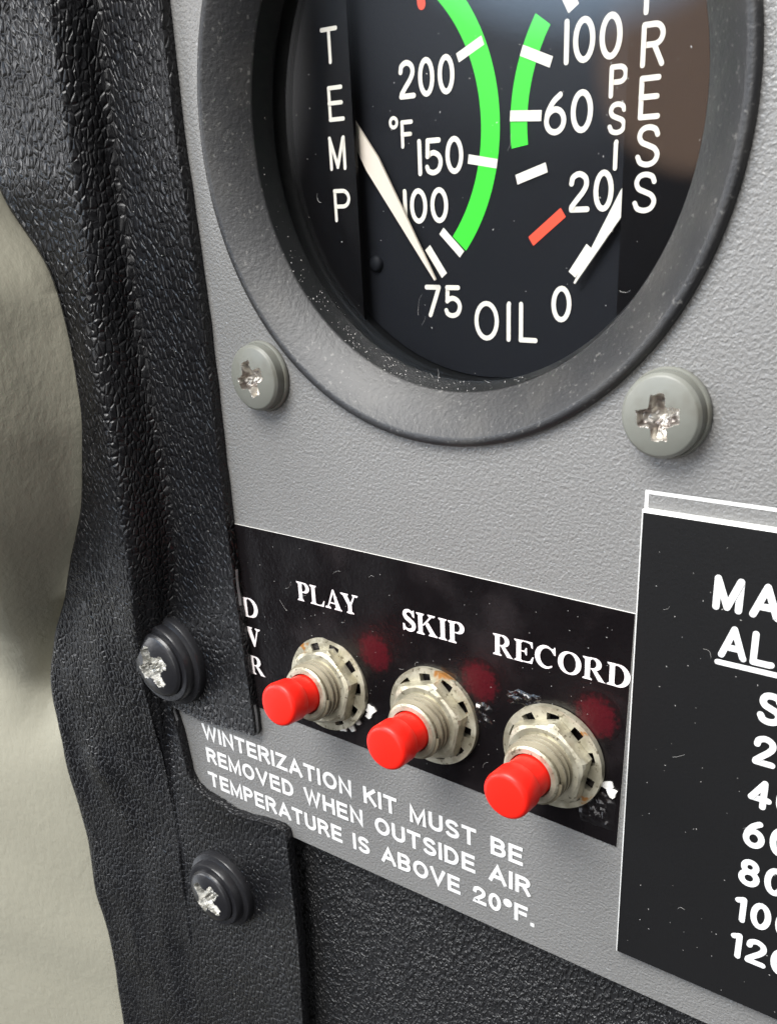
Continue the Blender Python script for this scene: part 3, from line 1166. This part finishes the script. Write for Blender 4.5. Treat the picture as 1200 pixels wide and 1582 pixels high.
push_button('red push button with plated nut below the word PLAY', -17.95, -62.35, (R(-7), 0, R(1)), 0.1)
push_button('red push button with rust spots on its washer below the word SKIP', -1.6, -62.1, (R(-1.5), 0, R(1)), 0.45)
push_button('red push button below the word RECORD beside the engraved placard', 14.25, -62.4, (R(0.5), 0, R(-1)), 0.8)

# ------------------------------------------------------------------ engraved placard
bm = bmesh.new()
prism(bm, [(22.95, -84.9), (62, -84.9), (62, -33.4), (22.95, -33.4)], 0.0, 0.85, 0.20, 0, 1)
plac = obj('engraved_placard', bm, ['placard', 'core'])
tag(plac, 'black engraved altitude placard with bold white rounded lettering right of the buttons', 'placard')
ink = Ink(0.862)
K = 0.86
off = (59.08 - 36) / 82 * K, (-6.6 + 60) / 82 * K      # lettering was surveyed on the panel plane


def pl(ch, u, v, cap, sw, ws=1.0):
    return ink.glyph(ch, u + off[0], v + off[1], cap, sw, True, ws)


pl('M', 30.05, -42.1, 3.35, 0.66, 0.95)
pl('A', 33.4, -42.1, 3.35, 0.66, 1.0)
pl('A', 31.0, -46.6, 3.3, 0.62, 0.95)
pl('L', 33.9, -46.6, 3.3, 0.62, 1.1)
ink.ribbon([(31.0 + off[0], -47.12 + off[1]), (52, -47.12 + off[1])], 0.27, rnd=True)
pl('S', 35.1, -52.2, 3.3, 0.66, 1.0)
for txt, v in (('2', -56.55), ('40', -61.2), ('60', -65.75), ('80', -70.35), ('j00', -74.95), ('j20', -79.5)):
    u = 35.15
    for ch in txt:
        u += pl(ch, u, v, 3.2, 0.62, 1.02) + 0.42
ink.done('engraving', 'white', plac)

# ------------------------------------------------------------------ black vinyl cover
CB = [(-43.1, 60, 1.2), (-43.1, 21.1, 1.2), (-43.1, 14.1, 1.2), (-43.7, 5.0, 1.2), (-44.1, -4.9, 1.2), (-44.2, -13.5, 1.2), (-44.3, -21.0, 1.2), (-44.0, -28.9, 1.2), (-43.7, -34.6, 1.2), (-43.7, -44.2, 1.2), (-44.8, -52.7, 1.2), (-47.8, -62.7, 1.2), (-50.8, -71.3, 1.2), (-51.9, -78.3, 1.2), (-52.7, -85.4, 1.2), (-53.2, -97.8, 1.2), (-54.1, -111.2, 1.2), (-55.0, -124.2, 1.2), (-56.3, -141.8, 1.2), (-59.0, -181.1, 1.2), (-61, -215, 1.2)]
CT = [(-44, 58, 6.2), (-44.0, 20.5, 6.2), (-44.0, 13.7, 6.6), (-44.6, 4.9, 6.5), (-45.0, -4.8, 6.5), (-45.1, -13.0, 6.7), (-45.2, -20.3, 6.8), (-44.9, -27.9, 7.2), (-44.6, -33.4, 7.5), (-44.6, -42.6, 7.5), (-45.6, -51.0, 7.0), (-48.7, -61.3, 5.5), (-51.7, -70.3, 4.1), (-52.8, -77.5, 2.7), (-53.6, -84.8, 1.8), (-54.1, -97.4, 1.4), (-55.0, -110.9, 1.3), (-55.9, -124.0, 1.3), (-57.2, -141.6, 1.3), (-60.0, -181.0, 1.3), (-62, -215, 1.3)]
CE = [(-150, 50, 10), (-91.1, 27.7, 9.2), (-69.8, 16.8, 9.0), (-62.9, 6.3, 8.3), (-58.4, -4.3, 7.7), (-52.3, -13.0, 7.4), (-51.3, -20.5, 7.1), (-51.3, -28.4, 7.2), (-52.2, -34.2, 7.5), (-55.5, -44.3, 7.7), (-61.6, -54.0, 7.2), (-69.7, -65.8, 6.5), (-74.0, -75.7, 5.7), (-74.8, -83.2, 5.4), (-76.1, -91.4, 4.9), (-76.9, -105.3, 4.4), (-77.3, -119.8, 3.9), (-77.2, -133.6, 3.7), (-78.6, -152.9, 3.5), (-78.0, -193.0, 3.4), (-78.5, -215, 3.4)]
SUB = 6
LB, LT, LE = catmull(CB, SUB), catmull(CT, SUB), catmull(CE, SUB)
NR = len(LB)
bm = bmesh.new()
grid = []
for i in range(NR):
    B, T, Ed = LB[i], LT[i], LE[i]
    h = T.z - B.z
    w = (Ed - T)
    rr = min(1.6, h * 0.45)
    out = Vector((w.x, w.y, 0)).normalized()
    pp = [Vector((B.x + 3.0, B.y, 1.2)), Vector((B.x + 1.5, B.y, 1.2)), B + Vector((rr * .35, 0, 0.02)), B * 0.85 + T * 0.15, B * 0.55 + T * 0.45, T + Vector((0.12, 0, -rr)), T + out * rr * 0.32 + Vector((0, 0, -rr * 0.28)), T + out * rr]
    L = w.length
    for f in (0.3, 0.5, 0.7, 0.86):
        pp.append(T + w * f + out * rr * (1 - f))
    pp += [Ed - out * 1.0, Ed - out * 0.3 + Vector((0, 0, -0.25)), Ed + Vector((0, 0, -1.0)), Ed + Vector((0.2, 0, -2.2)), Ed - out * 1.6 + Vector((0, 0, -3.2))]
    line = catmull(pp, 5)[5:]
    row = []
    for j, p in enumerate(line):
        f = min(1.0, max(0.0, (j - 4) / 12))
        wv = noise.noise(Vector((p.x * 0.05, p.y * 0.045, 3.0))) * 0.9 + noise.noise(Vector((p.x * 0.16, p.y * 0.09, 9.0))) * 0.55 + noise.noise(Vector((p.x * 0.35, p.y * 0.22, 5.0))) * 0.12
        hu, hv = max(0.0, min(1.0, (-47 - p.x) / 10)), max(0.0, min(1.0, (p.y - 14) / 22))
        shade_bulge = 60.0 * hu * hu * (3 - 2 * hu) * hv * hv * (3 - 2 * hv)       # unseen bulge added out of view to shade the beige trim
        lowf = max(0.0, min(1.0, (-55 - p.y) / 25))
        wv += lowf * (0.55 * noise.noise(Vector((p.x * 0.11, p.y * 0.025, 12.0))) + 0.12 * noise.noise(Vector((p.x * 0.3, p.y * 0.07, 15.0))))
        wv += 1.1 * math.exp(-((p.x + 67) / 3.2) ** 2 - ((p.y + 90) / 5.0) ** 2)
        row.append(bm.verts.new(P(p.x, p.y, p.z + wv * f * 0.9 + shade_bulge)))
    grid.append(row)
for i in range(NR - 1):
    for j in range(len(grid[0]) - 1):
        bm.faces.new((grid[i][j], grid[i][j + 1], grid[i + 1][j + 1], grid[i + 1][j]))
# flat flange and lower flap, sharing the grid's first column
left = [r[0] for r in grid]
edge_right = [(-32.75, 60), (-32.75, 12.8), (-32.9, 1.0), (-32.55, -8.7), (-32.2, -19), (-32.4, -38.3), (-32.3, -55.8), (-32.0, -65.2), (-31.9, -73.4)]
notch = [(-32.4, -74.2), (-36.5, -74.55), (-43.6, -75.1), (-47.8, -74.75), (-49.6, -74.6), (-49.9, -75.4), (-49.1, -78.5), (-48.5, -82.4), (-48.35, -85.7), (-47.3, -87.4), (-45.2, -88.25), (-42.0, -88.75), (-39.2, -89.35), (-36.0, -89.05), (-33.6, -88.6), (-29.2, -88.05)]
flap = [(-28.2, -88.6), (-27.95, -90.5), (-27.9, -107.9), (-28.9, -125.7), (-30.2, -142), (-31.4, -160.2), (-33, -215)]
rim = edge_right + notch + flap
TH = 1.25
RW = 0.45


def rim_loop(off_, d, jag=0.0):
    pts = [(u, v) for u, v in rim]
    # outward normal is to the right when walking down
    out = []
    n_ = len(pts)
    for i in range(n_):
        a = Vector(pts[max(0, i - 1)])
        b = Vector(pts[min(n_ - 1, i + 1)])
        e = (b - a).normalized()
        nrm = Vector((-e.y, e.x))
        q = Vector(pts[i]) - nrm * off_
        out.append(bm.verts.new(P(q.x, q.y, d)))
    return out


# refine the rim polyline so that the edge can wander a little
fine = []
for a, b in zip(rim[:-1], rim[1:]):
    a, b = Vector(a), Vector(b)
    n_ = max(1, int((b - a).length / 1.2))
    for k in range(n_):
        q = a + (b - a) * k / n_
        w = 0.16 * noise.noise(Vector((q.x * 0.5, q.y * 0.35, 1.7))) + (0.16 * noise.noise(Vector((q.x * 1.3, q.y * 1.3, 4.7))) if -92 < q.y < -45 else 0)
        fine.append((q.x + w, q.y + w * 0.6))
fine.append(rim[-1])
rim = fine
top = rim_loop(RW, 1.2)
r1 = rim_loop(RW * 0.45, 1.2 + 0.16)
r2 = rim_loop(RW * 0.08, 1.02)
r3 = rim_loop(0.0, 0.62)
r4 = rim_loop(0.05, 0.02)
for a, b in ((top, r1), (r1, r2), (r2, r3), (r3, r4)):
    for k in range(len(a) - 1):
        f = bm.faces.new((a[k], a[k + 1], b[k + 1], b[k]))
        v_ = a[k].co.z / MM
        if a is r2 and -76 < v_ < -46 and noise.noise(Vector((v_ * 0.21, a[k].co.x / MM * .2, 6.0))) > 0.06:
            f.material_index = 1
bot_edges = []
loop_edges = []


def get_edge(a, b):
    e = bm.edges.get((a, b))
    return e or bm.edges.new((a, b))


for k in range(len(top) - 1):
    loop_edges.append(get_edge(top[k], top[k + 1]))
for k in range(len(left) - 1):
    loop_edges.append(get_edge(left[k], left[k + 1]))
loop_edges.append(get_edge(top[0], left[0]))
loop_edges.append(get_edge(top[-1], left[-1]))
bmesh.ops.triangle_fill(bm, edges=loop_edges, use_beauty=True)
cover = obj('vinyl_cover', bm, ['leather', 'worn'], smooth=60)
tag(cover, 'black grained vinyl trim cover with a notched edge, left of the grey panel', 'trim cover')

# ------------------------------------------------------------------ beige side wall
rows = []
bm = bmesh.new()
g = []
yk = LE
for i in range(NR):
    Ed = LE[i]
    v = Ed.y
    row = []
    low_w = max(0.0, min(1.0, (-72 - v) / 24))            # 0 above the fold, 1 below
    low_w = low_w * low_w * (3 - 2 * low_w)
    top_w = max(0.0, min(1.0, (0 - v) / 4))              # tucked under the cover at the top
    fold = 0.4 * math.exp(-((v + 80) / 11.0) ** 2)
    for s in (0.0, 0.05, 0.12, 0.2, 0.3, 0.42, 0.55, 0.7, 0.85, 1.0, 1.25, 1.6):
        du = -(9.0 * s + 70 * max(0.0, s - 0.6)) * (1 - low_w) - 34 * s * low_w - 40 * s * (1 - top_w)
        dd_ = (24 * min(s, 0.6) * (1 - low_w) + 13 * s * low_w) * top_w - 3.0 * (1 - top_w)
        q = min(1.0, s * 5.0)
        dd_ += (1 - low_w) * top_w * max(-9.0, min(12.0, (v + 45) * 0.40)) * q
        dd_ -= fold * 9.0 * min(1.0, s * 1.6)
        du -= fold * 9.0 * min(1.0, s * 1.6)
        if s == 0.0:
            p = (Ed.x + 0.9, v, Ed.z - 2.6)
        else:
            p = (Ed.x - 0.35 + du, v, Ed.z - 1.9 + dd_)
        wv = noise.noise(Vector((p[0] * .05, p[1] * .06, 2.0))) * 0.5
        row.append(bm.verts.new(P(p[0], p[1], p[2] + wv)))
    g.append(row)
for i in range(NR - 1):
    for j in range(len(g[0]) - 1):
        bm.faces.new((g[i][j], g[i][j + 1], g[i + 1][j + 1], g[i + 1][j]))
ex = bmesh.ops.extrude_face_region(bm, geom=bm.faces[:])
bmesh.ops.translate(bm, vec=Vector((-0.002, 0.0015, 0)), verts=[q for q in ex['geom'] if isinstance(q, bmesh.types.BMVert)])
wallo = obj('side_trim', bm, 'beige', smooth=70)
tag(wallo, 'smooth beige cockpit side trim curving past the left edge of the black cover', 'trim panel')

# ------------------------------------------------------------------ lint and dust
rng = random.Random(11)
bm = bmesh.new()


def speck(u, v, d, r):
    a = rng.random() * 6.28
    n = 5
    el = rng.uniform(1.0, 2.2)
    top_v = bm.verts.new(P(u, v, d + r * 0.7))
    vs = []
    for k in range(n):
        t = 2 * math.pi * k / n
        x, y = r * el * math.cos(t), r * math.sin(t)
        vs.append(bm.verts.new(P(u + x * math.cos(a) - y * math.sin(a), v + x * math.sin(a) + y * math.cos(a), d + 0.004)))
    for k in range(n):
        bm.faces.new((vs[k], vs[(k + 1) % n], top_v))


def fibre(u, v, d, length, r=0.013):
    a = rng.random() * 6.28
    bend = rng.uniform(-1.6, 1.6)
    pts = []
    for k in range(9):
        pts.append((u, v, d + 0.03 + 0.05 * math.sin(k)))
        u += math.cos(a) * length / 8
        v += math.sin(a) * length / 8
        a += bend / 8 * rng.uniform(0.5, 2.2)
    rings = []
    for u_, v_, d_ in pts:
        rings.append([bm.verts.new(P(u_ + r * x, v_ + r * y, d_ + r * z)) for x, y, z in ((1, 0, 0), (0, 1, 0), (-.5, -.5, .9))])
    for A, B in zip(rings[:-1], rings[1:]):
        for k in range(3):
            bm.faces.new((A[k], A[(k + 1) % 3], B[(k + 1) % 3], B[k]))


for _ in range(90):                       # on the glass
    r_ = 24 * math.sqrt(rng.random())
    a_ = rng.random() * 6.28
    speck(r_ * math.cos(a_), r_ * math.sin(a_), -5.05, rng.choice((0.03, 0.03, 0.04, 0.06)))
for _ in range(5):
    r_ = 23 * math.sqrt(rng.random())
    a_ = rng.uniform(3.3, 6.1)
    fibre(r_ * math.cos(a_), r_ * math.sin(a_), -5.04, rng.uniform(0.8, 2.2))
for _ in range(430):                       # gathered in the lower lip of the bezel
    a_ = R(rng.gauss(243, 24))
    t = rng.random()
    rr = 24.4 + 0.62 * t
    speck(rr * math.cos(a_), rr * math.sin(a_), -4.62 + 2.05 * t + 0.03, rng.choice((0.03, 0.04, 0.05, 0.08)))
for _ in range(12):
    a_ = R(rng.gauss(245, 22))
    fibre(24.5 * math.cos(a_), 24.5 * math.sin(a_), -4.3, rng.uniform(0.6, 1.6))
for _ in range(130):                       # on the label
    speck(rng.uniform(-31, 22), rng.uniform(-70, -44.5), 0.15, rng.choice((0.03, 0.04, 0.05)))
for _ in range(10):
    fibre(rng.uniform(-30, 20), rng.uniform(-69, -45), 0.15, rng.uniform(0.7, 2))
for _ in range(90):                        # on the placard
    speck(rng.uniform(24, 45), rng.uniform(-84, -34.5), 0.865, rng.choice((0.03, 0.04, 0.05)))
for _ in range(5):
    fibre(rng.uniform(24, 38), rng.uniform(-83, -37), 0.87, rng.uniform(0.6, 1.5))
for _ in range(120):                       # on the vinyl flange
    speck(rng.uniform(-44, -34), rng.uniform(-72, 10), 1.25, rng.choice((0.03, 0.04, 0.06)))
for _ in range(120):
    speck(rng.uniform(-50, -30), rng.uniform(-150, -91), 1.25, rng.choice((0.04, 0.05, 0.07)))
dust = obj('dust', bm, 'dust')
tag(dust, 'pale dust specks and lint fibres scattered over the gauge and labels', 'dust', kind='stuff')
